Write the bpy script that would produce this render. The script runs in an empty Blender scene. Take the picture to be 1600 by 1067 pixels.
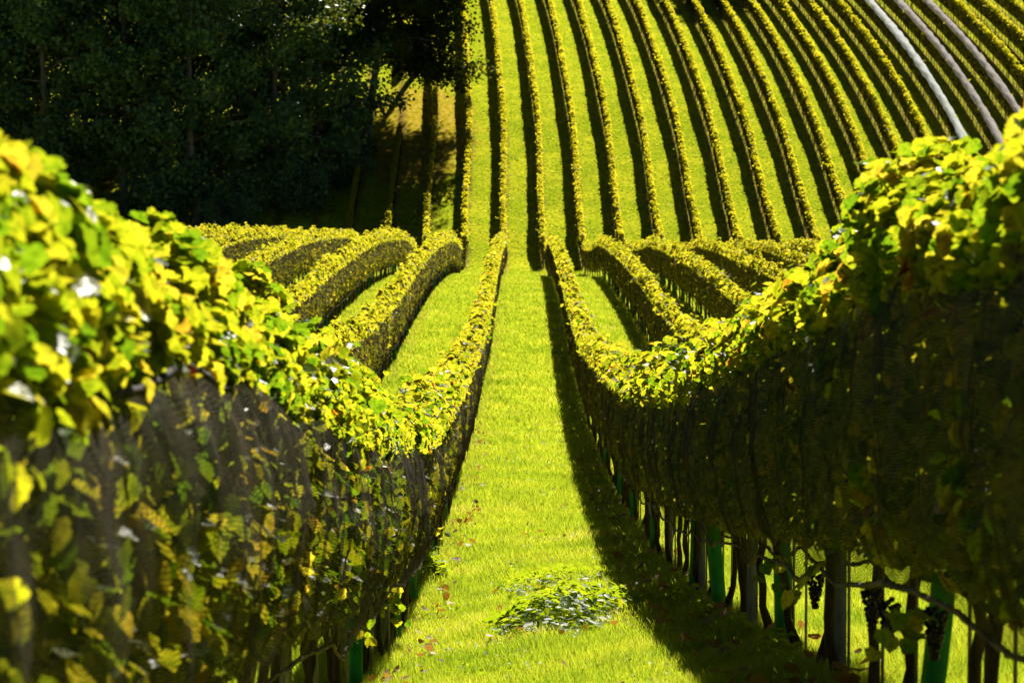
import bpy, math
import numpy as np
rad = math.radians
rng = np.random.default_rng(7)
sc = bpy.context.scene
COL = sc.collection

# ------------------------------------------------------------------ camera, sky, sun, exposure
F = 4500.0                                   # focal length in photo pixels (photo is 1600 wide)
cam_d = bpy.data.cameras.new('camera'); cam = bpy.data.objects.new('camera', cam_d); COL.objects.link(cam)
cam_d.sensor_width = 36.0; cam_d.lens = 36.0 * F / 1600.0
cam_d.clip_start = 0.1; cam_d.clip_end = 3000
cam.location = (0, 0, 0)
cam.rotation_euler = (rad(90 - math.degrees(math.atan(233.5 / F))), 0, math.atan(18.0 / F))
cam_d.dof.use_dof = True; cam_d.dof.focus_distance = 25.0; cam_d.dof.aperture_fstop = 7.3
sc.camera = cam

SUN_EL, SUN_AZ = 40.5, 11.0                  # elevation; degrees right of the viewing direction (+Y)
w = bpy.data.worlds.new('World'); sc.world = w; w.use_nodes = True
nt = w.node_tree; nt.nodes.clear()
sky = nt.nodes.new('ShaderNodeTexSky'); sky.sky_type = 'NISHITA'; sky.sun_disc = False
sky.sun_elevation = rad(SUN_EL); sky.sun_rotation = rad(SUN_AZ); sky.altitude = 1500; sky.air_density = 0.22; sky.dust_density = 0.1
bg = nt.nodes.new('ShaderNodeBackground'); bg.inputs[1].default_value = 0.05
wo = nt.nodes.new('ShaderNodeOutputWorld')
nt.links.new(sky.outputs[0], bg.inputs[0]); nt.links.new(bg.outputs[0], wo.inputs[0])
sd = bpy.data.lights.new('sun', 'SUN'); sd.energy = 5.0; sd.angle = rad(0.5); sd.color = (1.0, 0.93, 0.80)
so = bpy.data.objects.new('sun', sd); COL.objects.link(so)
so.rotation_euler = (rad(90 - SUN_EL), 0, rad(180 - SUN_AZ)); so.location = (40, 100, 80)
sc.view_settings.view_transform = 'Standard'; sc.view_settings.look = 'None'
sc.view_settings.gamma = 1.0; sc.view_settings.use_curve_mapping = False
sc.view_settings.exposure = 1.40
sc.cycles.transparent_max_bounces = 24
sc.cycles.max_bounces = 8; sc.cycles.diffuse_bounces = 2

# ------------------------------------------------------------------ terrain functions
S = 2.5                                      # row spacing
def pchip(xs, ys):
    xs = np.array(xs, float); ys = np.array(ys, float)
    h = np.diff(xs); dl = np.diff(ys) / h
    m = np.zeros_like(xs)
    for i in range(1, len(xs) - 1):
        if dl[i-1] * dl[i] > 0:
            w1 = 2*h[i] + h[i-1]; w2 = h[i] + 2*h[i-1]
            m[i] = (w1 + w2) / (w1/dl[i-1] + w2/dl[i])
    m[0] = dl[0]; m[-1] = dl[-1]
    def f(x):
        x = np.clip(np.asarray(x, float), xs[0], xs[-1])
        i = np.clip(np.searchsorted(xs, x) - 1, 0, len(xs) - 2)
        t = (x - xs[i]) / h[i]
        return ((2*t**3 - 3*t**2 + 1) * ys[i] + (t**3 - 2*t**2 + t) * h[i] * m[i]
                + (-2*t**3 + 3*t**2) * ys[i+1] + (t**3 - t**2) * h[i] * m[i+1])
    return f
TD = [-60, -20, 0, 5.9, 8.2, 9.3, 11.6, 15.2, 18.75, 23.2, 27.2, 32.7, 49, 64, 78, 89, 103, 112, 128, 144, 152, 161, 171, 181,
      192, 206, 223, 250, 268, 288, 312, 360, 500, 900]
TZ = [-.8, -1.5, -1.80, -1.88, -1.97, -2.05, -2.29, -2.69, -3.06, -3.48, -3.79, -4.11, -4.71, -4.97, -4.86, -4.55, -4.26, -4.14, -4.10, -4.26, -4.60, -4.93, -5.16, -5.05,
      -2.1, 2.47, 7.84, 14.6, 18.75, 23.1, 26.6, 29, 24, 10]
z0 = pchip(TD, TZ)
c0 = pchip([-60, 0, 6, 9.3, 15, 19, 23, 27, 32.7, 49, 64, 112, 140, 175, 900],
           [.08, .1, .1, .14, .17, .18, .175, .155, .095, .0, -.05, -.06, -.03, 0, 0])
dxf = pchip([-60, 150, 183, 192, 206, 223, 250, 268, 300, 900], [0, 0, -.16, -.3, -.32, -.8, -1.6, -2.4, -4, -4])
def ground(X, d):
    X = np.asarray(X, float); d = np.asarray(d, float)
    lim = 5.0 + np.clip(d - 40, 0, 80) * 0.1
    return z0(d) + c0(d) * lim * np.tanh(X / lim) + 0.010*np.sin(X*1.3 + d*0.35) * np.sin(d*0.6)
def row_x(k, d):
    return (k - 0.43) * S + dxf(d)
def px(x, u):                                # photo pixel column at spacing-in-pixels u -> metres right of axis
    return (x - 818.0) * S / u

# ------------------------------------------------------------------ mesh helpers
def new_obj(name, me, mat=None, parent=None):
    o = bpy.data.objects.new(name, me)
    if mat is not None and not me.materials: me.materials.append(mat)
    COL.objects.link(o)
    if parent is not None: o.parent = parent
    return o
def empty(name, loc=(0, 0, 0)):
    o = bpy.data.objects.new(name, None); o.location = loc; o.empty_display_size = .3
    COL.objects.link(o); return o
def tag(o, label=None, cat=None, group=None, kind=None):
    if label: o['label'] = label
    if cat: o['category'] = cat
    if group: o['group'] = group
    if kind: o['kind'] = kind
    return o
def mesh_np(name, V, Fc, smooth=False, uv=None):
    V = np.ascontiguousarray(V, np.float32); Fc = np.ascontiguousarray(Fc, np.int32)
    n = Fc.shape[1]
    me = bpy.data.meshes.new(name)
    me.vertices.add(len(V)); me.vertices.foreach_set('co', V.ravel())
    me.loops.add(Fc.size); me.loops.foreach_set('vertex_index', Fc.ravel())
    me.polygons.add(len(Fc)); me.polygons.foreach_set('loop_start', np.arange(0, Fc.size, n, dtype=np.int32))
    if smooth: me.polygons.foreach_set('use_smooth', np.ones(len(Fc), bool))
    if uv is not None:
        l = me.uv_layers.new(name='UVMap'); l.data.foreach_set('uv', np.ascontiguousarray(uv[Fc.ravel()], np.float32).ravel())
    me.update(calc_edges=True); me.validate()
    return me
def join(parts):
    Vs, Fs, n = [], [], 0
    for V, Fc in parts:
        Vs.append(V); Fs.append(Fc + n); n += len(V)
    return np.concatenate(Vs), np.concatenate(Fs)
def grid_faces(nu, nv, wrap=False):
    i = np.arange(nu - 1)[:, None]; j = np.arange(nv if wrap else nv - 1)[None, :]
    j2 = (j + 1) % nv
    return np.stack([i*nv + j, (i+1)*nv + j, (i+1)*nv + j2, i*nv + j2], -1).reshape(-1, 4)
def tube(path, radii, n=8, seed=0, rough=0.0):
    path = np.asarray(path, float); radii = np.asarray(radii, float)
    r = np.random.default_rng(seed)
    T = np.gradient(path, axis=0); T /= np.linalg.norm(T, axis=1)[:, None] + 1e-9
    ref = np.array([0.13, 1, 0.02]) if abs(T[0, 2]) > .7 else np.array([0, 0.05, 1.0])
    A = np.cross(T, ref); A /= np.linalg.norm(A, axis=1)[:, None] + 1e-9
    B = np.cross(T, A)
    th = np.linspace(0, 2*np.pi, n, endpoint=False)
    R = radii[:, None] * (1 + rough * r.normal(size=(len(path), n)))
    V = path[:, None] + R[..., None] * (np.cos(th)[None, :, None]*A[:, None] + np.sin(th)[None, :, None]*B[:, None])
    V = V.reshape(-1, 3)
    Fc = grid_faces(len(path), n, True)
    m = len(V)                                # caps as quads on a fan
    V = np.concatenate([V, path[:1], path[-1:]])
    a = np.arange(0, n, 2)
    c1 = np.stack([np.full(len(a), m), (a) % n, (a+1) % n, (a+2) % n], -1)
    o = (len(path)-1)*n
    c2 = np.stack([np.full(len(a), m+1), o+(a+2) % n, o+(a+1) % n, o+a], -1)
    return V, np.concatenate([Fc, c1, c2])
def scatter(tv, tf, C, N, up, size, curl=None):
    """copies of a template (tv: verts in x,y + z normal) at C with normal N, in-plane 'up', scaled"""
    N = N / (np.linalg.norm(N, axis=1)[:, None] + 1e-9)
    U = up - (up * N).sum(1)[:, None] * N
    U /= np.linalg.norm(U, axis=1)[:, None] + 1e-9
    W = np.cross(U, N)
    sz = size[:, None, None]
    V = (C[:, None] + sz * (tv[None, :, 0, None]*W[:, None] + tv[None, :, 1, None]*U[:, None] + tv[None, :, 2, None]*N[:, None]))
    Fc = tf[None] + (np.arange(len(C)) * len(tv))[:, None, None]
    return V.reshape(-1, 3), Fc.reshape(-1, tf.shape[1])
# vine leaf: five lobes, folded along the midrib
def leaf_full():
    pts = [(0, -.34), (.10, -.46), (.26, -.47), (.40, -.34), (.40, -.20), (.53, -.08), (.50, .12), (.40, .20), (.36, .36), (.20, .42), (.12, .54), (0, .62)]
    out = pts + [(-x, y) for x, y in pts[-2:0:-1]]
    V = [(0, -.02, -.05)] + [(x, y, .16*abs(x)*1.4 - .10*(y**2)) for x, y in out]
    n = len(out)
    return np.array(V), np.array([(0, 1+i, 1+(i+1) % n) for i in range(n)])
def leaf_mid():
    out = [(0, -.40), (.42, -.28), (.46, .14), (0, .56), (-.46, .14), (-.42, -.28)]
    V = [(x, y, .2*abs(x)) for x, y in out]
    return np.array(V), np.array([(0, 1, 2), (0, 2, 3), (0, 3, 4), (0, 4, 5)])
def leaf_small():
    return np.array([(0, -.5, 0), (.48, 0, .08), (0, .5, 0), (-.48, 0, .08)]), np.array([(0, 1, 2), (0, 2, 3)])
LF, LM, LS = leaf_full(), leaf_mid(), leaf_small()

# ------------------------------------------------------------------ materials
def nmat(name):
    m = bpy.data.materials.new(name); m.use_nodes = True
    t = m.node_tree; t.nodes.clear()
    out = t.nodes.new('ShaderNodeOutputMaterial')
    return m, t, out
def nd(t, ty, **kw):
    n = t.nodes.new(ty)
    for k, v in kw.items(): setattr(n, k, v)
    return n
def ramp(t, stops, interp='LINEAR'):
    r = t.nodes.new('ShaderNodeValToRGB'); cr = r.color_ramp; cr.interpolation = interp
    while len(cr.elements) < len(stops): cr.elements.new(0.5)
    for e, (p, c) in zip(cr.elements, stops): e.position = p; e.color = (*c, 1)
    return r
def leaf_mat(name, stops, tstops, trans=0.5, rough=0.35, spec=0.5, bign=3.0, vein=False):
    m, t, out = nmat(name)
    g = nd(t, 'ShaderNodeNewGeometry')
    nz = nd(t, 'ShaderNodeTexNoise'); nz.inputs['Scale'].default_value = bign; nz.inputs['Detail'].default_value = 2
    t.links.new(g.outputs['Position'], nz.inputs['Vector'])
    mx = nd(t, 'ShaderNodeMath', operation='MULTIPLY_ADD'); mx.inputs[1].default_value = 0.55; mx.use_clamp = True
    sub = nd(t, 'ShaderNodeMath', operation='MULTIPLY_ADD'); sub.inputs[1].default_value = 1.1; sub.inputs[2].default_value = -0.32
    t.links.new(nz.outputs[0], sub.inputs[0])
    t.links.new(g.outputs['Random Per Island'], mx.inputs[0]); t.links.new(sub.outputs[0], mx.inputs[2])
    r1 = ramp(t, stops); r2 = ramp(t, tstops)
    t.links.new(mx.outputs[0], r1.inputs[0]); t.links.new(mx.outputs[0], r2.inputs[0])
    p = nd(t, 'ShaderNodeBsdfPrincipled'); p.inputs['Roughness'].default_value = rough
    p.inputs['Specular IOR Level'].default_value = spec
    tr = nd(t, 'ShaderNodeBsdfTranslucent')
    if vein:
        v = nd(t, 'ShaderNodeTexNoise'); v.inputs['Scale'].default_value = 45; v.inputs['Detail'].default_value = 3
        t.links.new(g.outputs['Position'], v.inputs['Vector'])
        vr = ramp(t, [(.36, (.45, .52, .4)), (.56, (1, 1, 1)), (.70, (1.12, .92, .8))]); t.links.new(v.outputs[0], vr.inputs[0])
        cols = []
        for rr_ in (r1, r2):
            q = nd(t, 'ShaderNodeMix', data_type='RGBA', blend_type='MULTIPLY'); q.inputs[0].default_value = 1
            t.links.new(rr_.outputs[0], q.inputs[6]); t.links.new(vr.outputs[0], q.inputs[7]); cols.append(q.outputs[2])
        b = nd(t, 'ShaderNodeBump'); b.inputs['Strength'].default_value = .35; b.inputs['Distance'].default_value = .01
        t.links.new(v.outputs[0], b.inputs['Height']); t.links.new(b.outputs[0], p.inputs['Normal'])
    else: cols = [r1.outputs[0], r2.outputs[0]]
    t.links.new(cols[0], p.inputs['Base Color']); t.links.new(cols[1], tr.inputs[0])
    ms = nd(t, 'ShaderNodeMixShader'); ms.inputs[0].default_value = trans
    t.links.new(p.outputs[0], ms.inputs[1]); t.links.new(tr.outputs[0], ms.inputs[2])
    t.links.new(ms.outputs[0], out.inputs[0])
    return m
M_VINE = leaf_mat('vine_leaf',
    [(0, (.035, .07, .006)), (.4, (.06, .11, .008)), (.75, (.12, .14, .01)), (.93, (.16, .11, .01)), (1, (.12, .035, .01))],
    [(0, (.06, .16, .005)), (.3, (.20, .34, .007)), (.6, (.52, .52, .012)), (.8, (.74, .60, .03)), (.9, (.70, .40, .02)), (.96, (.45, .14, .01)), (1, (.20, .03, .01))], .60, .38, .15, 3.0, True)
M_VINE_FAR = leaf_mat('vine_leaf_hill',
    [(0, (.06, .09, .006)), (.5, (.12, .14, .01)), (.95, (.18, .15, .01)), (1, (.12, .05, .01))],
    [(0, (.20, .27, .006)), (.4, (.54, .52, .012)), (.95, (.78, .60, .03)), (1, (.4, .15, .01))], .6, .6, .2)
M_VINE_MID = leaf_mat('vine_leaf_distant',
    [(0, (.05, .08, .006)), (.5, (.10, .13, .01)), (.95, (.16, .13, .01)), (1, (.12, .05, .01))],
    [(0, (.10, .16, .005)), (.4, (.36, .37, .008)), (.8, (.64, .52, .03)), (.95, (.66, .42, .02)), (1, (.4, .12, .01))], .6, .6, .12)
M_TREE = leaf_mat('tree_leaf',
    [(0, (.04, .10, .06)), (.5, (.07, .15, .065)), (.9, (.10, .17, .05)), (1, (.15, .12, .04))],
    [(0, (.04, .07, .005)), (.6, (.15, .18, .008)), (1, (.35, .28, .01))], .42, .5, .3, .25)
M_GRASS = leaf_mat('grass_blade',
    [(0, (.05, .10, .006)), (.5, (.09, .15, .008)), (.93, (.15, .17, .012)), (1, (.22, .18, .05))],
    [(0, (.11, .22, .008)), (.4, (.35, .46, .020)), (.8, (.56, .57, .03)), (.95, (.70, .64, .12)), (1, (.7, .55, .25))], .55, .42, .35, .8)
M_WEED = leaf_mat('weed_leaf',
    [(0, (.03, .08, .012)), (.6, (.06, .12, .015)), (1, (.10, .14, .02))],
    [(0, (.18, .32, .006)), (.6, (.40, .50, .01)), (1, (.55, .55, .02))], .48, .5, .12)

def bark(name, c1, c2, scale=18, rough=.9):
    m, t, out = nmat(name)
    tc = nd(t, 'ShaderNodeTexCoord'); mp = nd(t, 'ShaderNodeMapping'); mp.inputs['Scale'].default_value = (1, 1, .22)
    nz = nd(t, 'ShaderNodeTexNoise'); nz.inputs['Scale'].default_value = scale; nz.inputs['Detail'].default_value = 6
    t.links.new(tc.outputs['Object'], mp.inputs[0]); t.links.new(mp.outputs[0], nz.inputs['Vector'])
    r = ramp(t, [(.3, c1), (.7, c2)]); t.links.new(nz.outputs[0], r.inputs[0])
    p = nd(t, 'ShaderNodeBsdfPrincipled'); p.inputs['Roughness'].default_value = rough; p.inputs['Specular IOR Level'].default_value = .2
    b = nd(t, 'ShaderNodeBump'); b.inputs['Strength'].default_value = .6; b.inputs['Distance'].default_value = .01
    t.links.new(nz.outputs[0], b.inputs['Height']); t.links.new(b.outputs[0], p.inputs['Normal'])
    t.links.new(r.outputs[0], p.inputs['Base Color']); t.links.new(p.outputs[0], out.inputs[0])
    return m
M_BARK = bark('vine_bark', (.018, .012, .008), (.07, .048, .03), 30)
M_TBARK = bark('tree_bark', (.07, .06, .055), (.22, .19, .17), 5)
M_CANE = bark('vine_cane', (.16, .08, .03), (.34, .20, .08), 30)
M_POST = bark('weathered_post', (.10, .085, .07), (.24, .20, .16), 14)
M_STEEL = bark('galvanised_stake', (.12, .12, .11), (.22, .22, .20), 40, .5)
M_GRAPE = bark('dark_grape', (.008, .006, .014), (.03, .015, .03), 60, .4)

def tube_plastic():
    m, t, out = nmat('green_tube_plastic')
    g = nd(t, 'ShaderNodeNewGeometry'); nz = nd(t, 'ShaderNodeTexNoise'); nz.inputs['Scale'].default_value = 9; nz.inputs['Detail'].default_value = 4
    t.links.new(g.outputs['Position'], nz.inputs['Vector'])
    r = ramp(t, [(.35, (.02, .36, .10)), (.6, (.04, .52, .15)), (.8, (.07, .45, .12))]); t.links.new(nz.outputs[0], r.inputs[0])
    p = nd(t, 'ShaderNodeBsdfPrincipled'); p.inputs['Roughness'].default_value = .45
    tr = nd(t, 'ShaderNodeBsdfTranslucent'); ms = nd(t, 'ShaderNodeMixShader'); ms.inputs[0].default_value = .7
    t.links.new(r.outputs[0], p.inputs['Base Color']); t.links.new(r.outputs[0], tr.inputs[0])
    t.links.new(p.outputs[0], ms.inputs[1]); t.links.new(tr.outputs[0], ms.inputs[2]); t.links.new(ms.outputs[0], out.inputs[0])
    return m
M_TUBE = tube_plastic()

def net_mat(name, col1, col2, op_lo, op_hi, period=0.010, trans=.25, big=1.2):
    """knitted netting: threads are opaque, the holes between them are open (UV in metres)"""
    m, t, out = nmat(name)
    uv = nd(t, 'ShaderNodeUVMap'); uv.uv_map = 'UVMap'
    dn = nd(t, 'ShaderNodeTexNoise'); dn.inputs['Scale'].default_value = 3.0; dn.inputs['Detail'].default_value = 2
    t.links.new(uv.outputs[0], dn.inputs['Vector'])
    sep = nd(t, 'ShaderNodeSeparateXYZ'); t.links.new(uv.outputs[0], sep.inputs[0])
    def line(axis, per, amt):
        a = nd(t, 'ShaderNodeMath', operation='MULTIPLY_ADD'); a.inputs[1].default_value = amt
        t.links.new(dn.outputs[0], a.inputs[0]); t.links.new(sep.outputs[axis], a.inputs[2])
        b = nd(t, 'ShaderNodeMath', operation='MULTIPLY'); b.inputs[1].default_value = 2*math.pi/per
        t.links.new(a.outputs[0], b.inputs[0])
        c = nd(t, 'ShaderNodeMath', operation='SINE'); t.links.new(b.outputs[0], c.inputs[0])
        d = nd(t, 'ShaderNodeMath', operation='MULTIPLY_ADD'); d.inputs[1].default_value = .5; d.inputs[2].default_value = .5
        t.links.new(c.outputs[0], d.inputs[0]); return d
    h = line(1, period, .12); v = line(0, period*1.6, .05)
    mx = nd(t, 'ShaderNodeMath', operation='MULTIPLY_ADD'); mx.inputs[1].default_value = .3
    t.links.new(v.outputs[0], mx.inputs[0]); t.links.new(h.outputs[0], mx.inputs[2])
    # where the net lies in folds its threads are doubled
    bn = nd(t, 'ShaderNodeTexNoise'); bn.inputs['Scale'].default_value = big; bn.inputs['Detail'].default_value = 3
    mp = nd(t, 'ShaderNodeMapping'); mp.inputs['Scale'].default_value = (5, 1.2, 1); mp.inputs['Rotation'].default_value = (0, 0, .25)
    t.links.new(uv.outputs[0], mp.inputs[0]); t.links.new(mp.outputs[0], bn.inputs['Vector'])
    fr = nd(t, 'ShaderNodeMapRange'); fr.inputs[1].default_value = .35; fr.inputs[2].default_value = .68
    fr.inputs[3].default_value = -.12; fr.inputs[4].default_value = .12
    t.links.new(bn.outputs[0], fr.inputs[0])
    ml = nd(t, 'ShaderNodeMapRange'); ml.inputs[1].default_value = .25; ml.inputs[2].default_value = .95
    ml.inputs[3].default_value = op_lo; ml.inputs[4].default_value = op_hi
    t.links.new(mx.outputs[0], ml.inputs[0])
    op = nd(t, 'ShaderNodeMath', operation='ADD'); op.use_clamp = True
    t.links.new(ml.outputs[0], op.inputs[0]); t.links.new(fr.outputs[0], op.inputs[1])
    cr = ramp(t, [(.3, col1), (.75, col2)]); t.links.new(bn.outputs[0], cr.inputs[0])
    p = nd(t, 'ShaderNodeBsdfDiffuse')
    t.links.new(cr.outputs[0], p.inputs['Color'])
    tr = nd(t, 'ShaderNodeBsdfTranslucent'); t.links.new(cr.outputs[0], tr.inputs[0])
    m1 = nd(t, 'ShaderNodeMixShader'); m1.inputs[0].default_value = trans
    t.links.new(p.outputs[0], m1.inputs[1]); t.links.new(tr.outputs[0], m1.inputs[2])
    tp = nd(t, 'ShaderNodeBsdfTransparent')
    ms = nd(t, 'ShaderNodeMixShader')
    t.links.new(op.outputs[0], ms.inputs[0]); t.links.new(tp.outputs[0], ms.inputs[1]); t.links.new(m1.outputs[0], ms.inputs[2])
    t.links.new(ms.outputs[0], out.inputs[0])
    return m
M_NET = net_mat('dark_netting', (.018, .016, .013), (.105, .090, .072), .16, .76, .012, .12)
M_NET_HILL = net_mat('shade_darkened_netting', (.012, .011, .009), (.035, .030, .024), .45, .95, .03, .03)  # dark net, blackened further so its colour carries the shade on hillside row faces
M_HEM = bark('net_hem', (.03, .025, .022), (.16, .13, .11), 6)
M_CORD = bark('net_cord', (.012, .010, .010), (.03, .025, .022), 25)
M_WNET = net_mat('white_netting', (.78, .82, .86), (.88, .90, .92), .85, 1.0, .05, .5)
M_WNET2 = net_mat('grey_netting', (.50, .46, .48), (.76, .71, .71), .75, 1.0, .05, .5)

def ground_mat():
    m, t, out = nmat('meadow_ground')
    g = nd(t, 'ShaderNodeNewGeometry')
    def noise(sc_, det, scale3=None):
        n = nd(t, 'ShaderNodeTexNoise'); n.inputs['Scale'].default_value = sc_; n.inputs['Detail'].default_value = det
        if scale3:
            mp = nd(t, 'ShaderNodeMapping'); mp.inputs['Scale'].default_value = scale3
            t.links.new(g.outputs['Position'], mp.inputs[0]); t.links.new(mp.outputs[0], n.inputs['Vector'])
        else: t.links.new(g.outputs['Position'], n.inputs['Vector'])
        return n
    n1 = noise(5, 8); n2 = noise(.35, 3); n3 = noise(3, 6, (1, .35, 1))
    r = ramp(t, [(.3, (.17, .23, .012)), (.5, (.36, .43, .018)), (.7, (.54, .53, .028))]); t.links.new(n1.outputs[0], r.inputs[0])
    r2 = ramp(t, [(.42, (.80, .86, .7)), (.62, (1.15, 1.05, 1))]); t.links.new(n2.outputs[0], r2.inputs[0])
    mu = nd(t, 'ShaderNodeMix', data_type='RGBA', blend_type='MULTIPLY'); mu.inputs[0].default_value = 1
    t.links.new(r.outputs[0], mu.inputs[6]); t.links.new(r2.outputs[0], mu.inputs[7])
    brown = ramp(t, [(.35, (.28, .22, .012)), (.55, (.46, .33, .03)), (.7, (.55, .36, .12))]); t.links.new(n3.outputs[0], brown.inputs[0])
    # bare, leaf-strewn patch at the wood's edge on the hill
    sep = nd(t, 'ShaderNodeSeparateXYZ'); t.links.new(g.outputs['Position'], sep.inputs[0])
    def axis(i, c, s):
        a = nd(t, 'ShaderNodeMath', operation='SUBTRACT'); a.inputs[1].default_value = c; t.links.new(sep.outputs[i], a.inputs[0])
        b = nd(t, 'ShaderNodeMath', operation='DIVIDE'); b.inputs[1].default_value = s; t.links.new(a.outputs[0], b.inputs[0])
        q = nd(t, 'ShaderNodeMath', operation='MULTIPLY'); t.links.new(b.outputs[0], q.inputs[0]); t.links.new(b.outputs[0], q.inputs[1]); return q
    ax = axis(0, -7.8, 4.2); ay = axis(1, 212.0, 13.0)
    sm = nd(t, 'ShaderNodeMath', operation='ADD'); t.links.new(ax.outputs[0], sm.inputs[0]); t.links.new(ay.outputs[0], sm.inputs[1])
    nn = noise(.7, 5)
    a2 = nd(t, 'ShaderNodeMath', operation='MULTIPLY_ADD'); a2.inputs[1].default_value = -2.2; t.links.new(nn.outputs[0], a2.inputs[0]); t.links.new(sm.outputs[0], a2.inputs[2])
    mr = nd(t, 'ShaderNodeMapRange'); mr.inputs[1].default_value = .15; mr.inputs[2].default_value = -.5; mr.inputs[3].default_value = 0; mr.inputs[4].default_value = .9
    t.links.new(a2.outputs[0], mr.inputs[0])
    mx = nd(t, 'ShaderNodeMix', data_type='RGBA'); t.links.new(mr.outputs[0], mx.inputs[0])
    t.links.new(mu.outputs[2], mx.inputs[6]); t.links.new(brown.outputs[0], mx.inputs[7])
    p = nd(t, 'ShaderNodeBsdfDiffuse')
    b = nd(t, 'ShaderNodeBump'); b.inputs['Strength'].default_value = .45; b.inputs['Distance'].default_value = .08
    t.links.new(n1.outputs[0], b.inputs['Height']); t.links.new(b.outputs[0], p.inputs['Normal'])
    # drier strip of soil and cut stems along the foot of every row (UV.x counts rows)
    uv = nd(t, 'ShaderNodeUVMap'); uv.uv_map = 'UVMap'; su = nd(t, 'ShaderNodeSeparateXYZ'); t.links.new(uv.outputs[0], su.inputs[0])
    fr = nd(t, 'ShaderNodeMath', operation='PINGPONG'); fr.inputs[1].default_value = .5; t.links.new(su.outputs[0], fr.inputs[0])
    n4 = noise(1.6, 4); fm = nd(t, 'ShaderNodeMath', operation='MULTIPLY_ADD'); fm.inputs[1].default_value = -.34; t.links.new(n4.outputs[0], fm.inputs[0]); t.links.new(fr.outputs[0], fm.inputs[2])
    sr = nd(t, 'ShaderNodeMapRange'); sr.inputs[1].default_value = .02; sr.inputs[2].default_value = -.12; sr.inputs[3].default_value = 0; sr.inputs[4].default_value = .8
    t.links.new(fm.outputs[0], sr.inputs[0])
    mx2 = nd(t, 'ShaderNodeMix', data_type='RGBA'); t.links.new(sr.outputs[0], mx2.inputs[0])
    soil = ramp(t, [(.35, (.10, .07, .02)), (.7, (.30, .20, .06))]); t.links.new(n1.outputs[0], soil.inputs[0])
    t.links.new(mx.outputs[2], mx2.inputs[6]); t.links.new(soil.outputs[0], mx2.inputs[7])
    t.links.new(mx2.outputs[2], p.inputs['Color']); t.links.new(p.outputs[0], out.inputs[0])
    return m
M_GROUND = ground_mat()

# ------------------------------------------------------------------ ground sheet
xs = np.unique(np.concatenate([np.linspace(-600, -40, 30), np.linspace(-40, 70, 221), np.linspace(70, 600, 30)]))
ds = np.unique(np.concatenate([np.linspace(-60, 0, 15), np.linspace(0, 320, 641), np.linspace(320, 900, 60)]))
XX, DD = np.meshgrid(xs, ds, indexing='ij')
V = np.stack([XX, DD, ground(XX, DD)], -1).reshape(-1, 3)
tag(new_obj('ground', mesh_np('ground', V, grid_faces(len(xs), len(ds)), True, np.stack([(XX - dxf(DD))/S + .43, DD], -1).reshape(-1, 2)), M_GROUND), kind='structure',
    label='vineyard hillside of short mown grass dipping to a hollow and rising again')

# ------------------------------------------------------------------ grass
def brown_patch(X, d):
    return ((X + 7.8)/4.2)**2 + ((d - 212.0)/13.0)**2
def grass_field(x0, x1, d0, d1, dens, h, wd, r, jagged=1):
    """dens(d) blades per m2"""
    dd = np.linspace(d0, d1, 200); dn = dens(dd) * (x1 - x0)
    cum = np.concatenate([[0], np.cumsum((dn[1:] + dn[:-1]) / 2 * np.diff(dd))]); N = int(cum[-1])
    d = np.interp(r.random(N) * cum[-1], cum, dd); X = r.uniform(x0, x1, N)
    # clumpy
    cl = np.sin(X*3.1 + np.sin(d*1.7)*2) * np.sin(d*2.3 + np.sin(X*2.2)*2)
    keep = r.random(N) < .75 + .25*cl
    X, d, cl = X[keep], d[keep], cl[keep]; N = len(X)
    hh = h(d) * r.uniform(.45, 1.25, N) * (1 + .25*cl)
    ww = wd(d) * r.uniform(.7, 1.3, N)
    a = r.uniform(0, 2*np.pi, N); lean = r.uniform(.1, .9, N); la = r.uniform(0, 2*np.pi, N)
    base = np.stack([X, d, ground(X, d) - .005], -1)
    side = np.stack([np.cos(a), np.sin(a), np.zeros(N)], -1) * ww[:, None]/2
    tip = base + np.stack([np.cos(la)*lean*hh, np.sin(la)*lean*hh, hh], -1)
    V = np.stack([base - side, base + side, tip], 1).reshape(-1, 3)
    return V, np.arange(3*N).reshape(-1, 3)
r = np.random.default_rng(3)
parts = [grass_field(-2.6, 2.2, 13, 50, lambda d: 4200*(15/d)**1.5, lambda d: .07 + .0006*d, lambda d: .005 + .00022*d, r),
         grass_field(-1.0, 2.4, 6, 13, lambda d: 4000 + 0*d, lambda d: .08 + 0*d, lambda d: .007 + 0*d, r),
         grass_field(2.2, 6.5, 6, 45, lambda d: 2200*(15/d)**1.5, lambda d: .08 + .0006*d, lambda d: .006 + .00025*d, r),
         grass_field(-6.5, 7.5, 50, 183, lambda d: 520*(50/d)**1.6, lambda d: .09 + .0002*d, lambda d: .016 + .0003*(d-50), r),
         grass_field(-20, 20, 60, 182, lambda d: 40 + 0*d, lambda d: .12 + 0*d, lambda d: .06 + 0*d, r)]
V, Fc = join(parts)
tag(new_obj('grass', mesh_np('grass', V, Fc), M_GRASS), kind='stuff', cat='grass',
    label='short bright green grass covering the central lane and the lanes beside it')
V, Fc = grass_field(-13, 42, 181, 300, lambda d: 30 + 0*d, lambda d: .09 + 0*d, lambda d: .12 + 0*d, r)
cc = V.reshape(-1, 3, 3)[:, 0]; bp = brown_patch(cc[:, 0], cc[:, 1])
keep = (bp > 1.0) | (r.random(len(bp)) < .2)
V = V.reshape(-1, 3, 3)[keep].reshape(-1, 3); Fc = np.arange(len(V)).reshape(-1, 3)
tag(new_obj('hillside_grass', mesh_np('hill_grass', V, Fc), M_GRASS), kind='stuff', cat='grass',
    label='sunlit grass between the vine rows on the steep hillside')

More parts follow.
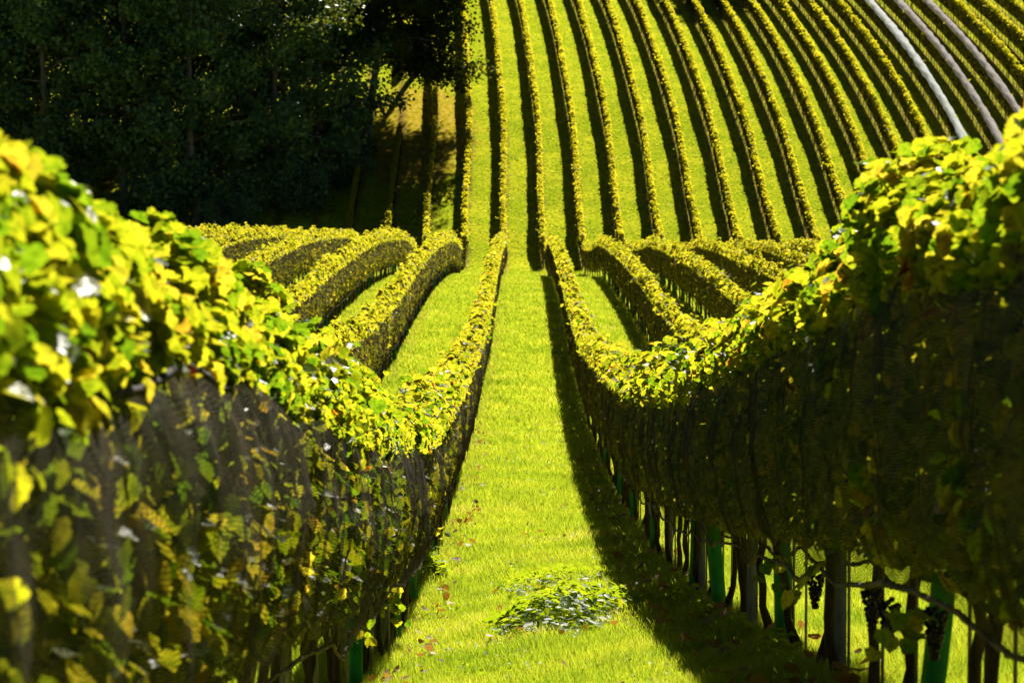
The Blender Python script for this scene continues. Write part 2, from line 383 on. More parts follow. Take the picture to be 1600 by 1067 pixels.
# ------------------------------------------------------------------ vine rows
SUNV = np.array([math.sin(rad(SUN_AZ))*math.cos(rad(SUN_EL)), math.cos(rad(SUN_AZ))*math.cos(rad(SUN_EL)), math.sin(rad(SUN_EL))])
def smooth_noise(d, r, wl, amp):
    """1-D value noise along the row"""
    n = int((d.max() - d.min()) / wl) + 4
    g = r.normal(size=n) * amp
    t = (d - d.min()) / wl; i = t.astype(int); f = t - i; f = f*f*(3-2*f)
    return g[i]*(1-f) + g[i+1]*f
def smooth_noise2(A, B, r, wl, amp):
    a = (A - A.min())/wl; b = B - B.min()
    g = r.normal(size=(int(a.max()) + 2, int(b.max()) + 2))*amp
    i = a.astype(int); j = b.astype(int); f = a - i; h = b - j; f = f*f*(3-2*f); h = h*h*(3-2*h)
    return (g[i, j]*(1-f) + g[i+1, j]*f)*(1-h) + (g[i, j+1]*(1-f) + g[i+1, j+1]*f)*h
def foliage(k, d0, d1, per_m, tmpl, size, r, hw=.27, zlo=.62, ztop=2.08, topw=.55, dens_fn=None, stray=.02, chw=None, rag=.01):
    N = int((d1 - d0) * per_m)
    if dens_fn is None: d = r.uniform(d0, d1, N)
    else:
        dd = np.linspace(d0, d1, 300); c = np.concatenate([[0], np.cumsum(dens_fn((dd[1:]+dd[:-1])/2)*np.diff(dd))])
        N = int(c[-1]); d = np.interp(r.random(N)*c[-1], c, dd)
    topn = smooth_noise(d, r, .45, .05 + rag) + smooth_noise(d, r, 2.2, .065)
    wn = np.clip(1 + smooth_noise(d, r, .6, .18) + smooth_noise(d, r, 3.0, .10), .65, 1.3)
    istop = r.random(N) < topw
    if d0 < 60: ztop = ztop + (np.interp(d, [0, 6, 9, 20, 45, 60], [-.03, -.02, -.09, -.14, -.05, 0]) if k == 0 else np.interp(d, [0, 9.3, 10.6, 14, 30, 50], [.02, .02, -.15, -.12, -.08, 0]))
    sgn = np.where(r.random(N) < .5, -1, 1)
    zt = ztop + topn
    far = np.clip((d - 12)/35, 0, 1)
    nearf = np.clip((9.5 - d)/3, 0, 1); split = 1.57 + .13*far + (.10*nearf if k == 0 else 0); hwc = hw*(1 - .28*far); cw = (chw or hw)*(1 - .25*far)
    # crest leaves: anywhere in the tuft above the netting, denser at its skin
    th = r.uniform(-.05, np.pi+.05, N); rr = np.sqrt(r.uniform(.15, 1, N))
    za = split + (zt - split) * (.45 + .55*np.sin(th)*rr); xa = np.cos(th) * rr * cw * 1.15 * wn
    drop = (r.random(N) < .22) & istop
    za = np.where(drop, split + r.uniform(-.06, .14, N)*(1 - .5*far), za); xa = np.where(drop, np.sign(xa)*(cw*1.1 + .02), xa)
    # side leaves
    zb = r.uniform(zlo, split + .1, N); xb = sgn * hwc * r.uniform(.30, .90, N) * np.clip(.55 + (zb - zlo)*1.6, 0, 1)
    z = np.where(istop, za, zb); x = np.where(istop, xa, xb)
    st = (r.random(N) < stray) & istop & (d > 11)
    z = z + st * r.uniform(0, .14, N)*np.where(d < 12, .4, 1); x = x + st * r.normal(0, .07, N)
    nx = np.where(istop, np.cos(th)*.8, sgn*1.0); nz = np.where(istop, np.abs(np.sin(th))*.7 + .2, .35)
    Nn = np.stack([nx*.6, np.zeros(N), nz], -1) + r.normal(0, .5, (N, 3)) + np.where(istop, .7, .2)[:, None]*SUNV
    up = np.stack([r.normal(0, .5, N), r.normal(0, .5, N), -np.ones(N)], -1)
    X = row_x(k, d) + x
    C = np.stack([X, d, ground(row_x(k, d), d) + z], -1)
    sz = size * r.uniform(.55, 1.3, N)
    # leaves sit in clumps along the shoots, with gaps between
    cl = np.sin(d*7.3 + 2.1*np.sin(z*8 + d)) + np.sin(z*15 + x*9 + 3*np.sin(d*3.1)) + np.sin(d*17 + z*5 + 2*np.sin(x*13))
    kp = (cl + r.normal(0, .45, N) > -.75) | ~istop
    return scatter(tmpl[0], tmpl[1], C[kp], Nn[kp], up[kp], sz[kp])
def shoots(k, dlist, r, size, tmpl):
    """a few long shoots that stick out of the hedge"""
    out = []
    for d in dlist:
        L = r.uniform(.12, .34) if d < 60 else r.uniform(.25, .6); n = 12
        t = np.linspace(0, 1, n)
        s = r.choice([-1, 1])
        X = row_x(k, d) + s*(.15 + t*L*.7); Z = ground(row_x(k, d), d) + 1.8 + r.uniform(-.2, .2) + t*L*r.uniform(-.2, .5)
        C = np.stack([X, d + t*L*r.uniform(-.5, .5), Z], -1) + r.normal(0, .03, (n, 3))
        out.append(scatter(tmpl[0], tmpl[1], C, r.normal(0, .6, (n, 3)) + [0, 0, .8], r.normal(0, 1, (n, 3)), size*np.linspace(1, .5, n)))
    return join(out)

# shared small parts
def trunk_mesh(seed, h=.95):
    rr = np.random.default_rng(seed); n = 9
    z = np.linspace(-.06, h, n)
    wob = np.cumsum(rr.normal(0, .022, (n, 2)), 0)
    wob -= wob[0]
    rad_ = .018 + .008*rr.random(n) + np.where(z < .08, .010, 0)
    rad_[-1] = .02
    V1, F1 = tube(np.stack([wob[:, 0], wob[:, 1], z], -1), rad_, 8, seed, .10)
    # two short arms along the wire
    parts = [(V1, F1)]
    for s in (-1, 1):
        p = [np.array([wob[-2, 0], wob[-2, 1], h - .12]), np.array([wob[-2, 0], wob[-2, 1] + s*.15, h - .03]), np.array([0, s*.42, h])]
        parts.append(tube(p, [.015, .012, .008], 6, seed, .1))
    return mesh_np('vine_trunk', *join(parts), True)
TRUNKS = [trunk_mesh(40 + i) for i in range(7)]
for me in TRUNKS: me.materials.append(M_BARK)
def stake_mesh():
    return mesh_np('stake', *tube([(0, 0, -.05), (0, 0, 1.2)], [.007, .007], 6), False)
STAKE = stake_mesh(); STAKE.materials.append(M_STEEL)
def post_mesh():
    # open steel channel post, 2 m
    pr = np.array([(-.028, -.02), (.028, -.02), (.028, .022), (.022, .022), (.022, -.014), (-.022, -.014), (-.022, .022), (-.028, .022)])
    zz = np.array([-.1, .7, 1.4, 2.0])
    V = np.array([[(x, y, z) for x, y in pr] for z in zz]).reshape(-1, 3)
    Fc = grid_faces(len(zz), len(pr), True)
    o = (len(zz)-1)*8
    caps = np.array([[o, o+1, o+4, o+5], [o+1, o+2, o+3, o+4], [o+5, o+6, o+7, o], [0, 5, 4, 1], [1, 4, 3, 2], [5, 0, 7, 6]])
    return mesh_np('post', V, np.concatenate([Fc, caps]))
POST = post_mesh(); POST.materials.append(M_STEEL)
def end_post_mesh():
    V, Fc = tube([(0, 0, -.15), (0, .01, .6), (0, .02, 1.3), (0, .04, 2.15)], [.05, .05, .047, .045], 10, 5, .03)
    return mesh_np('end_post', V, Fc, True)
ENDP = end_post_mesh(); ENDP.materials.append(M_POST)
def add_copy(name, me, parent, X, d, dz=0, rz=0, tilt=0, sc_=1.0):
    o = bpy.data.objects.new(name, me); COL.objects.link(o); o.parent = parent
    pl = parent.location if parent is not None else (0, 0, 0)
    o.location = (float(X) - pl[0], float(d) - pl[1], float(ground(X, d)) + dz - pl[2])
    o.rotation_euler = (tilt, 0, rz); o.scale = (1, 1, sc_)
    return o
def shift(VF, loc):
    return VF[0] - np.array(loc)[None], VF[1]

ORD = ['first', 'second', 'third', 'fourth', 'fifth', 'sixth', 'seventh', 'eighth', 'ninth', 'tenth', 'eleventh', 'twelfth',
       'thirteenth', 'fourteenth', 'fifteenth', 'sixteenth', 'seventeenth', 'eighteenth', 'nineteenth', 'twentieth', 'twenty first']
def spray(k, d, off, h, n, r, size=.085):
    """a spray of leaves that has grown out under the net"""
    t = r.random(n)
    C = np.stack([row_x(k, d) + off*(.5 + t) + r.normal(0, .03, n), d + r.normal(0, .12, n), ground(row_x(k, d), d) + h - t*.12 + r.normal(0, .035, n)], -1)
    return scatter(LF[0], LF[1], C, r.normal(0, .5, (n, 3)) + SUNV, r.normal(0, .4, (n, 3)) - [0, 0, 1], size*r.uniform(.6, 1.2, n))
def wire(k, d0, d1, h, a, loc, rad_=.003, step=4.0):
    d = np.arange(d0, d1 + .1, step); x = row_x(k, d)
    P = np.stack([x + a, d, ground(x, d) + h], -1) - np.array(loc)
    return tube(P, np.full(len(d), rad_), 4)
def make_row(k, d0, d1, label, group, fol_parts, trunk_step, name='vine_row', posts=5.0, hill=False, wires=True, trunk_d0=None, stakes_to=0, mat=M_VINE, seed=0):
    r = np.random.default_rng(100 + seed)
    x0 = float(row_x(k, d0)); loc = (x0, d0, float(ground(x0, d0)))
    root = empty(name, loc); tag(root, label, 'vine row', group)
    Vf, Ff = shift(join(fol_parts), loc)
    mf = mesh_np('foliage', Vf, Ff); mf.materials.append(mat)
    if mat is M_VINE:                          # leaves turn more golden down in the hollow
        mf.materials.append(M_VINE_MID)
        dd = Vf[Ff[:, 0], 1] + d0; isl = (np.clip((dd - 16)/30, 0, 1)*.9 > (np.floor(dd*9.7) * .618) % 1).astype(np.int32)
        if len(mf.polygons) == len(isl): mf.polygons.foreach_set('material_index', isl)
    new_obj('foliage', mf, None, root)
    td = np.arange((trunk_d0 or d0) + .4, d1, trunk_step); td = td + r.normal(0, .12, len(td))
    td = td[:100]
    for i, d in enumerate(td):
        X = row_x(k, d) + r.normal(0, .02)
        add_copy('trunk', TRUNKS[i % 7], root, X, d, 0, r.uniform(-.5, .5) + (np.pi if i % 2 else 0), r.normal(0, .10))
        if d < stakes_to:
            add_copy('stake', STAKE, root, X + r.uniform(.03, .07), d + r.uniform(-.05, .05))
    if mat is M_VINE:
        for d in np.concatenate([r.uniform(8, 14, 6), r.uniform(14, 40, 10)]):
            t = np.linspace(0, 1, 7)[:, None]; L = r.uniform(.35, .6)
            p0 = np.array([row_x(k, d) + r.normal(0, .05), d, ground(row_x(k, d), d) + 1.35]); e_ = np.array([r.normal(0, .10), r.normal(0, .15), L])
            P = p0 + t*e_*[1, 1, .75] + t**2*np.array([e_[0]*.8, e_[1], -.12]) - np.array(loc)
            new_obj('cane', mesh_np('cane', *tube(P, np.linspace(.006, .0025, 7), 5), True), M_CANE, root)
    pdist = np.arange((trunk_d0 or d0) + 1.9, d1 - 1, posts)
    for d in pdist: add_copy('post', POST, root, row_x(k, d), d, 0, r.normal(0, .15), r.normal(0, .015))
    e = add_copy('end_post', ENDP, root, row_x(k, d1 - .1), d1 - .1, 0, 0, rad(3))
    e2 = add_copy('end_post', ENDP, root, row_x(k, d0 + .1), d0 + .1, 0, 0, rad(-6))
    if wires:
        for h in (.92, 1.45, 1.85):
            new_obj('wire', mesh_np('wire', *wire(k, d0, d1, h, .0, loc)), M_STEEL, root)
    return root

def net_rows(k, d0, d1, label, group, r, mat=M_NET, hw=.295, fine=.12, top=1.56, bot=.5):
    x0 = float(row_x(k, d0)); loc = (x0, d0, float(ground(x0, d0)))
    # variable step: fine where it is near
    d = [d0]
    while d[-1] < d1: d.append(d[-1] + max(fine, min(d[-1]*.006, .6)))
    d = np.array(d); d[-1] = d1
    nv = 17; t = np.linspace(0, 1, nv)
    far = np.clip((d - 12)/35, 0, 1); topd = (top + .15*far + (.09*np.clip((9.5 - d)/3, 0, 1) if k == 0 else 0))[:, None]; hwd = (hw*(1 - .25*far))[:, None]
    sheets = []
    hems = []
    for s in (-1, 1):
        D, T = np.meshgrid(d, t, indexing='ij')
        def n1(wl, amp): return smooth_noise(d, r, wl, amp)[:, None]
        H = topd + n1(.8, .035) + (bot + n1(2.4, .008) - topd) * T
        # slanting folds
        ph = smooth_noise(d, r, 1.3, 1.2)[:, None]
        fold = smooth_noise2(D + T*.45, T*5, r, .20, .011) + smooth_noise2(D - T*.30, T*4, r, .45, .020) + smooth_noise2(D + T*.7, T*9, r, .09, .007)
        prof = np.interp(T, [0, .12, .45, .8, 1.0], [.74, .95, 1.06, .82, .42])
        W = hwd*prof*(1 + n1(1.1, .07)) + fold*np.clip(T*5, 0.2, 1)*np.clip((1.05-T)*4, .15, 1) + .03*n1(.5, .6)*np.sin(np.pi*T)
        X = row_x(k, D) + s*W; Z = ground(row_x(k, D), D) + H
        V = np.stack([X, D, Z], -1).reshape(-1, 3) - np.array(loc)
        arc = T*(top-bot)*1.08
        uv = np.stack([D + .02*np.sin(T*9), arc + (.05*np.sin(D*3.3))], -1).reshape(-1, 2)
        sheets.append((V, grid_faces(len(d), nv), uv))
        hp = np.stack([X[:, -1], d, Z[:, -1]], -1) - np.array(loc)
        hems.append(tube(hp, 
                    .008 + .004*r.random(len(d)) + .005*np.clip(smooth_noise(d, r, 1.5, 1), 0, 1), 6, 2, .12))
        hp2 = np.stack([X[:, 0], d, Z[:, 0]], -1) - np.array(loc)
        hems.append(tube(hp2, .008 + .004*r.random(len(d)), 5, 2, .1))
    V = np.concatenate([a[0] for a in sheets]); U = np.concatenate([a[2] for a in sheets])
    Fc = np.concatenate([sheets[0][1], sheets[1][1] + len(sheets[0][0])])
    root = empty('bird_net', loc); tag(root, label, 'netting', group)
    new_obj('net_sheet', mesh_np('net_sheet', V, Fc, True, U), mat, root)
    for h in (0, 2): new_obj('hem', mesh_np('hem', *hems[h], True), M_HEM, root)
    for h in (1, 3): new_obj('top_cord', mesh_np('top_cord', *hems[h], True), M_CORD, root)
    return root

GN = 'vine rows of the lower vineyard between camera and hollow'
GH = 'vine rows running straight up the sunlit hillside'
GB = 'dark bird nets hung along the lower vine rows'
side = lambda k: ('left', -k) if k <= 0 else ('right', k - 1)
for k in range(-8, 10):
    sd_, n = side(k); r = np.random.default_rng(500 + k)
    d1 = (150 if k == 0 else 160) if k <= 0 else (163 if k == 1 else 178)
    if k in (0, 1):
        parts = [foliage(k, 1.5, 22, 1500, LF, .074, r, ztop=2.02, topw=.5, stray=.03, chw=.19 if k == 0 else .20, rag=.045),
                 foliage(k, 22, 60, 800, LM, .092, r, ztop=2.03, stray=.05, chw=.23, rag=.03),
                 foliage(k, 60, d1, 420, LS, .125, r, topw=.55, ztop=2.03, stray=.06, chw=.21, rag=.04)]
        for dq, hq, nq in (((19.5, .56, 16), (16.2, .52, 8), (30, .6, 8)) if k == 0 else ((9.3, .50, 12), (12.6, .53, 9), (15, .5, 5), (75, 1.3, 14))):
            parts.append(spray(k, dq, .20 if k == 0 else -.20, hq, nq, r))
        parts.append(shoots(k, list(r.uniform(11, 60, 22)), r, .08, LF))
        lab = 'nearest vine row %s of the central grass lane, leafy crest towering at photo edge' % sd_
        make_row(k, 1.5, d1, lab, GN, parts, 1.05, trunk_d0=6, stakes_to=45, seed=k+20)
        net_rows(k, 1.5, d1, 'dark bird net along the nearest vine row %s of the central lane, %s' % (sd_, 'sunlit and brownish' if k == 0 else 'deep in shade'), GB, r, fine=.05)
    else:
        s0 = 3 if k in (-1, 2) else 38
        parts = [foliage(k, s0, d1, 360, LS, .13, r, topw=.55, stray=.07, ztop=2.05, chw=.17, rag=.05)]
        if k == 2: parts.append(foliage(k, 5, 30, 150, LM, .15, r))
        parts.append(shoots(k, list(r.uniform(max(s0, 40), d1, 22)), r, .10, LM))
        lab = '%s netted vine row %s of the central lane, cresting the hump' % (ORD[n], sd_)
        make_row(k, s0, d1, lab, GN, parts, 1.25, trunk_d0=6 if k == 2 else 50, seed=k+20, wires=abs(k) < 4, mat=M_VINE_MID)
        net_rows(k, s0, d1, 'dark bird net on the %s vine row %s of the central lane' % (ORD[n], sd_), GB, r, fine=.35)

def white_net(k, d0, d1, label, mat, r, hw):
    x0 = float(row_x(k, d0)); loc = (x0, d0, float(ground(x0, d0)))
    d = np.arange(d0, d1, .5); t = np.linspace(-1, 1, 13); D, T = np.meshgrid(d, t, indexing='ij')
    W = hw*(1 + smooth_noise(d, r, 2.2, .12)[:, None])
    A = T*1.9
    X = row_x(k, D) + W*np.sin(A) + .03*np.sin(D*2.1); H = 1.90 + (.27*np.cos(A)) + .03*np.sin(D*1.9 + T*5) + .03*np.sin(D*4.3)
    V = np.stack([X, D, ground(row_x(k, D), D) + H], -1).reshape(-1, 3) - np.array(loc)
    uv = np.stack([D, T*.8], -1).reshape(-1, 2)
    root = new_obj('rolled_net', mesh_np('rolled_net', V, grid_faces(len(d), 13), True, uv), mat)
    root.location = loc
    return tag(root, label, 'netting', 'pale nets rolled along the tops of three hillside rows')
for k in range(-4, 24):
    sd_, n = side(k); r = np.random.default_rng(900 + k)
    end = 300
    segs = [(183 + (0 if k < 2 else .5*(k % 2)), end)]
    if k == -3: segs = [(184, 207), (227, 262)]
    if k == -4: segs = [(184, 198)]
    if k == -2: segs = [(183, 290)]
    for j, (a, b) in enumerate(segs):
        parts = [foliage(k, a, b, 420, LS, .135, r, hw=.17, topw=.6, stray=.08, zlo=.5, chw=.18, rag=.01, ztop=1.86 if k in (13, 14, 15) else 2.08)]
        if b > 205: parts.append(shoots(k, list(r.uniform(a, b, 5)), r, .18, LS))
        if k == -3: lab = ('short shaded lower piece of vine row below the bare brown patch by the wood', 'short upper piece of vine row above the bare brown patch under the overhanging tree')[j]
        elif k == -4: lab = 'stub of vine row deepest in the wood shadow at the hill foot'
        elif k in (13, 14, 15): lab = 'hillside vine row carrying the %s of the three pale rolled nets' % ('leftmost', 'middle', 'rightmost')[k-13]
        else: lab = '%s hillside vine row %s of the line of the central lane' % (ORD[n] if n < 21 else 'far', sd_)
        if n >= 21 : lab = '%s hillside vine row beyond the rightmost pale net, far right edge' % ORD[k-16]
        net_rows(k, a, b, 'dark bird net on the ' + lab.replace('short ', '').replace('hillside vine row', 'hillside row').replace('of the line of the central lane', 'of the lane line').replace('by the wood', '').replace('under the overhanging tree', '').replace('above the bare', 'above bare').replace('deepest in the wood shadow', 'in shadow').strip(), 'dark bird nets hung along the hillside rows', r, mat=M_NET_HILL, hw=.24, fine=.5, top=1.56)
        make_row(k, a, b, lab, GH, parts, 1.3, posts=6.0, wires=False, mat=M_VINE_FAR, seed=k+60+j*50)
    if k in (13, 14, 15):
        white_net(k, 190, 300, ('bright white net rolled along a hillside row, leftmost of three', 'greyish pink net rolled along a hillside row, middle of three',
                  'greyish lilac net rolled along a hillside row, rightmost of three')[k-13], M_WNET if k == 13 else M_WNET2, r, .30 if k == 13 else .27)

# ------------------------------------------------------------------ green grow tubes
def tube_mesh(seed, h, w_):
    rr = np.random.default_rng(seed)
    th = np.linspace(0, 2*np.pi, 16, endpoint=False)
    # rounded square section
    e = 2/3.2
    cx = np.sign(np.cos(th))*np.abs(np.cos(th))**e; cy = np.sign(np.sin(th))*np.abs(np.sin(th))**e
    zz = np.linspace(-.03, h, 7)
    out = []
    for sgn, w in ((1, w_/2), (-1, w_/2 - .0025)):
        V = np.stack([np.broadcast_to(cx*w, (7, 16)), np.broadcast_to(cy*w, (7, 16)), np.broadcast_to(zz[:, None], (7, 16))], -1).reshape(-1, 3)
        Fc = grid_faces(7, 16, True)
        out.append((V, Fc if sgn > 0 else Fc[:, ::-1]))
    V, Fc = join(out)
    o = 6*16; j = np.arange(16); j2 = (j+1) % 16
    rim = np.stack([o+j, o+j2, 112+o+j2, 112+o+j], -1)
    V[:, 0] += .01*np.sin(V[:, 2]*4 + seed)
    return mesh_np('grow_tube', V, np.concatenate([Fc, rim]), False)
TUBES = [tube_mesh(i, .60 + .03*i, .085 + .004*i) for i in range(3)]
for me in TUBES: me.materials.append(M_TUBE)
def grow_tube(k, d, label, i, tilt=0):
    o = add_copy('grow_tube', TUBES[i % 3], None, row_x(k, d) + (-.02 if k > 0 else .02), d, 0, .15*i, 0)
    o.rotation_euler = (tilt, tilt*.8, .2*i)
    tag(o, label, 'grow tube', 'green grow tubes at the feet of the netted rows')
for i, (d, ti) in enumerate([(10.0, .10), (15.6, 0), (20.6, -.05), (23.6, .02), (31, .03), (36.5, 0), (42, .04), (49, 0)]):
    grow_tube(1, d, ('%s nearest bright green grow tube under the shaded net right of the lane' % ORD[i]) if i else 'nearest leaning green grow tube at bottom right under the shaded net', i, ti)
for i, (d, ti) in enumerate([(17.7, .03), (23.4, 0), (27.5, -.03), (31.8, .02), (38, 0), (45, 0)]):
    grow_tube(0, d, '%s nearest green grow tube under the sunlit net left of the lane' % ORD[i], i+1, ti)
rt = np.random.default_rng(77)
for k in (-1, -2, -3, 2, 3, 4):
    sd_, n = side(k)
    for j, d in enumerate(np.arange(78, 150, 9.0)):
        grow_tube(k, d + rt.uniform(-2, 2), '%s green grow tube from the near end of the %s netted row %s of lane' % (ORD[j], ORD[n], sd_), j)

# ------------------------------------------------------------------ grape bunches below the right net
def grapes():
    rr = np.random.default_rng(5); parts = []
    for i in range(80):
        z = rr.uniform(-.17, 0); R = .042*(1 + z/.20)
        a = rr.uniform(0, 6.28); c = np.array([R*math.cos(a), R*math.sin(a), z]); q = .011
        th = np.linspace(0, np.pi, 5); P = np.stack([np.full(5, c[0]), np.full(5, c[1]), c[2] - q*np.cos(th)], -1)
        parts.append(tube(P, q*np.sin(th) + .0008, 6))
    return mesh_np('grape_bunch', *join(parts), True)
GR = grapes(); GR.materials.append(M_GRAPE)
for i, (d, h) in enumerate([(13.4, .50), (11.2, .50), (10.7, .47), (9.5, .5)]):
    o = add_copy('grape_bunch', GR, None, row_x(1, d) - .06, d, h)
    tag(o, 'dark grape bunch hanging out below the shaded right net, %s nearest' % ORD[3-i], 'grapes', 'grape bunches hanging below the right net')

# leaves and weeds hanging below / outside the nets
def weed_patch(name, X, d, rx, ry, h, n, size, label, seed, stems=0):
    r = np.random.default_rng(seed)
    a = r.uniform(0, 2*np.pi, n); q = np.sqrt(r.random(n))
    dx = rx*q*np.cos(a)*(1 + .25*np.sin(3*a + seed)); dy = ry*q*np.sin(a)
    edge = 1 + .16*np.sin(5*a + seed*2) + .10*np.sin(9*a + 1) + .10*r.normal(size=n); dx = dx*edge; dy = dy*edge
    z = h*(1 - q**2)*r.uniform(.55, 1.1, n)*(1 + .2*np.sin(dx*14 + 1)*np.sin(dy*5)) + .02 + r.uniform(0, .03, n)
    gx = X + dx; gd = d + dy
    C = np.stack([gx, gd, ground(gx, gd) + z], -1); loc = (X, d, float(ground(X, d)))
    Nn = np.stack([dx*.8, dy*.8, .6*np.ones(n)], -1) + r.normal(0, .4, (n, 3)) + .8*SUNV
    tv = np.array([(0, -.5, 0), (.3, -.2, .06), (.26, .15, .04), (0, .55, -.05), (-.26, .15, .04), (-.3, -.2, .06)])
    tf = np.array([(0, 1, 2), (0, 2, 3), (0, 3, 4), (0, 4, 5)])
    V, Fc = scatter(tv, tf, C - np.array(loc), Nn, r.normal(0, 1, (n, 3)), size*r.uniform(.6, 1.3, n))
    root = empty(name, loc)
    new_obj('leaves', mesh_np('leaves', V, Fc), M_WEED, root)
    return tag(root, label, 'weed')
weed_patch('weed_mat', .30, 22.0, .56, 1.4, .24, 2000, .070, 'dense mound of broad leaved weeds lying across the middle of the lane, nearer one', 1)
weed_patch('weed_mat', .22, 28.0, .50, 1.8, .04, 420, .075, 'flatter patch of weeds in the lane just behind the dense mound', 2)
weed_patch('weed_plant', -.93, 30.2, .16, .3, .30, 120, .085, 'upright leafy weed growing at the foot of the left netted row', 3)
for i, (X, d) in enumerate([(1.28, 17.2), (1.2, 19.3), (1.3, 14.9), (1.2, 22.0)]):
    weed_patch('weed_plant', X, d, (.16), .5, .12, 70, .06, '%s low weed tuft in the shadow at the foot of the right netted row' % ORD[3-i if i < 4 else i], 10+i)

# ------------------------------------------------------------------ wood on the left
def tree_parts(seed, H, R, base, n, leaf=.34, trunk_r=.28, lean=0.0, flat=1.0):
    r = np.random.default_rng(seed)
    zt = np.linspace(-.3, H*.9, 10)
    P = np.stack([lean*(zt/H)**1.5 + np.cumsum(r.normal(0, .10, 10)), np.cumsum(r.normal(0, .10, 10)), zt], -1)
    P[0, :2] = 0
    rad_ = trunk_r*np.linspace(1.15, .15, 10)
    tr = [tube(P, rad_, 9, seed, .05)]
    clumps = []
    nb = 26
    for i in range(nb):
        z = base + (H*.97 - base)*(i + r.random())/nb
        f = (z - base)/(H - base)
        reach = R*(.55 + .75*math.sin(math.pi*min(1, f*.8 + .22)))*r.uniform(.65, 1.15)*(1 if f < .85 else .5)
        a = i*2.4 + r.uniform(-.4, .4)
        b0 = np.array([np.interp(z*.93, zt, P[:, 0]), np.interp(z*.93, zt, P[:, 1]), z*.93])
        e = b0 + np.array([math.cos(a)*reach, math.sin(a)*reach*flat, reach*r.uniform(-.12, .25)])
        mid = (b0 + e)/2 + np.array([0, 0, reach*.10])
        br = trunk_r*(1 - f)*.35 + .03
        tr.append(tube([b0, mid, e], [br, br*.6, .015], 5, seed, .05))
        for q in (.35, .6, .82, 1.0):
            c = b0*(1-q) + e*q + r.normal(0, .35, 3)
            clumps.append((c, r.uniform(.7, 1.35)*R/4.2))
            for _ in range(2): clumps.append((c + r.normal(0, .9, 3)*R/5, r.uniform(.35, .8)*R/4.2))
    per = np.array([c[1]**2 for c in clumps]); per = (per/per.sum()*n).astype(int)
    C = np.concatenate([c + r.normal(0, 1, (m, 3))*[.62, .62, .42]*s for (c, s), m in zip(clumps, per)])
    m = len(C)
    Nn = r.normal(0, .8, (m, 3)) + [0, 0, .7]
    V, Fc = scatter(LS[0], LS[1], C, Nn, r.normal(0, 1, (m, 3)), leaf*r.uniform(.5, 1.2, m))
    k = V[:, 2] > -.5
    return join(tr), (V, Fc)
M_OAK = leaf_mat('oak_leaf_silhouette', [(0, (.012, .026, .008)), (1, (.03, .045, .01))], [(0, (.03, .05, .005)), (1, (.22, .22, .01))], .25, .75, .04, .25)  # foliage colour darkened so the backlit crowns read as silhouettes
def tree_proto(*a, mat=None, **kw):
    t, c = tree_parts(*a, **kw)
    mt = mesh_np('tree_trunk', *t, True); mt.materials.append(M_TBARK)
    mc = mesh_np('tree_crown', *c); mc.materials.append(mat or M_TREE)
    return mt, mc
def place_tree(proto, X, d, rz, sc_, label, group='trees of the dark wood on the left', name='tree', cat='tree'):
    root = empty(name, (X, d, float(ground(X, d)))); root.rotation_euler = (0, 0, rz); root.scale = (sc_,)*3
    tag(root, label, cat, group)
    for nm, me in (('trunk', proto[0]), ('crown', proto[1])):
        o = bpy.data.objects.new(nm, me); COL.objects.link(o); o.parent = root
    return root
PT = [tree_proto(201, 24, 4.6, 2.5, 26000), tree_proto(202, 27, 5.2, 4.5, 28000), tree_proto(203, 21, 4.2, 1.2, 24000), tree_proto(204, 25, 4.4, 7.0, 20000)]
tl = [  # X, d, proto, scale
    (-38.5, 196, 0, 1.0), (-32.5, 193, 2, 1.0), (-27.0, 195, 1, .95), (-21.8, 192, 2, 1.0), (-16.9, 196, 0, .92), (-14.6, 203, 2, .85),
    (-41, 207, 1, 1.0), (-35, 205, 3, 1.0), (-29.5, 208, 0, 1.0), (-24, 206, 3, 1.0), (-18.8, 209, 1, .9),
    (-37, 221, 0, 1.0), (-30, 222, 3, 1.0), (-23, 223, 1, 1.0), (-17.5, 222, 3, 1.0), (-44, 226, 1, 1)]
pl = ['in the front rank of the dark wood, beside the leftmost leaves', 'in the front rank of the wood, low branches to the ground', 'of the front rank standing in the middle of the wood',
      'with skirt of low branches at the wood foot, above the curving rows', 'of the front rank nearest the bare brown patch', 'standing at the right edge of the wood beside the brown patch',
      'in the second rank at the left edge of the photo', 'with bare lower trunk in the second rank left part', 'in the second rank behind the middle of the wood', 'with bare lower trunk in the second rank, right of the middle',
      'in the second rank close to the wood edge', 'in the back rank at the upper left corner', 'with bare trunk in the back rank, left of the middle', 'in the back rank of the wood, right of the middle',
      'with bare trunk in the back rank near the overhanging tree', 'in the back rank beyond the left photo edge']
for i, (X, d, p, s) in enumerate(tl):
    place_tree(PT[p], X, d, i*1.37, s, 'dark green tree ' + pl[i])
# overhanging oak at the wood's right edge
oak = tree_proto(311, 17.5, 5.0, 6.2, 70000, leaf=.27, trunk_r=.30, lean=3.0, mat=M_OAK)
oak2 = tree_proto(312, 25, 5.0, 13.5, 50000, leaf=.3, trunk_r=.28, lean=3.5, mat=M_OAK)
place_tree(oak2, -8.2, 230, 0, 1.0, 'tall dark tree with bare trunk above the brown patch', None)
place_tree(oak, -11.4, 208, 0, 1.0, 'dark spreading tree whose lowest branches hang over the top of the hillside rows', None)
place_tree(PT[2], 20, 279, 1, .9, 'tree above the top edge whose shadow falls on the upper hillside rows', None)
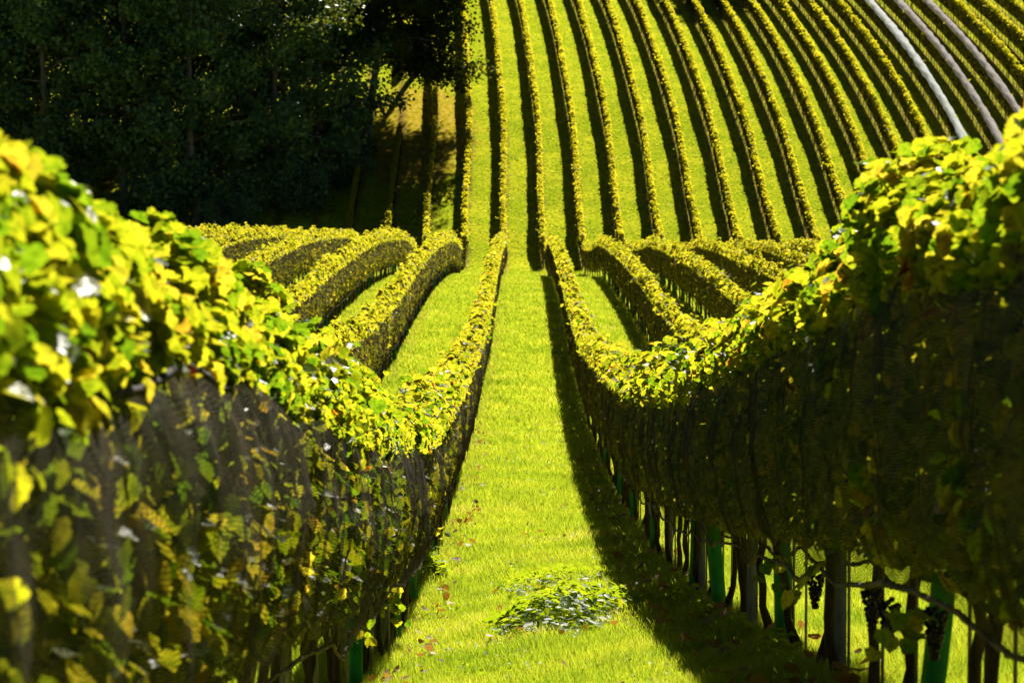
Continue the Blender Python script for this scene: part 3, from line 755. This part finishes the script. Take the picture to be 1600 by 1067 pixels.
# understorey shrubs along the wood foot
SH = [tree_proto(401, 4.5, 2.0, .4, 5000, leaf=.22, trunk_r=.06), tree_proto(402, 3.4, 1.8, .3, 4500, leaf=.2, trunk_r=.05)]
sl = [(-35.5, 190), (-30, 189), (-24.5, 190.5), (-19, 189), (-15.2, 193.5), (-13.2, 199), (-12.9, 206)]
sp = ['far left', 'left of middle', 'in the middle', 'right of middle', 'just left of the shaded slope', 'at the edge of the brown patch', 'topmost beside the brown patch']
for i, (X, d) in enumerate(sl):
    place_tree(SH[i % 2], X, d, i*2.1, 1.0, 'dark bush at the foot of the wood, %s' % sp[i], 'bushes along the foot of the wood', 'bush', 'bush')

# ------------------------------------------------------------------ clover and fallen leaves in the turf
r = np.random.default_rng(91)
def litter(n, xr, dr, size, up=.03):
    d = dr[0] + (dr[1]-dr[0])*r.random(n)**1.4; X = r.uniform(xr[0], xr[1], n)
    cl = np.sin(X*5.1 + np.sin(d*1.1)*3) + np.sin(d*1.9 + X*2) ; k_ = r.random(n) < .35 + .3*cl
    X, d = X[k_], d[k_]; n = len(X)
    C = np.stack([X, d, ground(X, d) + up + r.uniform(0, .05, n)], -1)
    return scatter(LM[0], LM[1], C, r.normal(0, .45, (n, 3)) + [0, 0, 1], r.normal(0, 1, (n, 3)), size*r.uniform(.5, 1.4, n))
tag(new_obj('clover', mesh_np('clover', *join([litter(9000, (-1.0, 1.3), (14, 60), .034, .0), litter(3500, (-1.0, 1.3), (14, 30), .026, .0)])), M_WEED), kind='stuff', cat='clover',
    label='small clover leaves scattered through the turf of the central lane')
V, Fc = join([litter(500, (-.95, -.6), (15, 60), .07, .06), litter(600, (.9, 1.6), (12, 60), .07, .06), litter(160, (-.6, 1), (14, 60), .06, .06)])
M_DEAD = leaf_mat('fallen_leaf', [(0, (.10, .05, .015)), (1, (.28, .16, .04))], [(0, (.2, .07, .01)), (1, (.5, .28, .04))], .4, .6, .2)
tag(new_obj('fallen_leaves', mesh_np('fallen_leaves', V, Fc), M_DEAD), kind='stuff', cat='fallen leaves',
    label='brown and yellow fallen vine leaves lying along the edges of the lane')
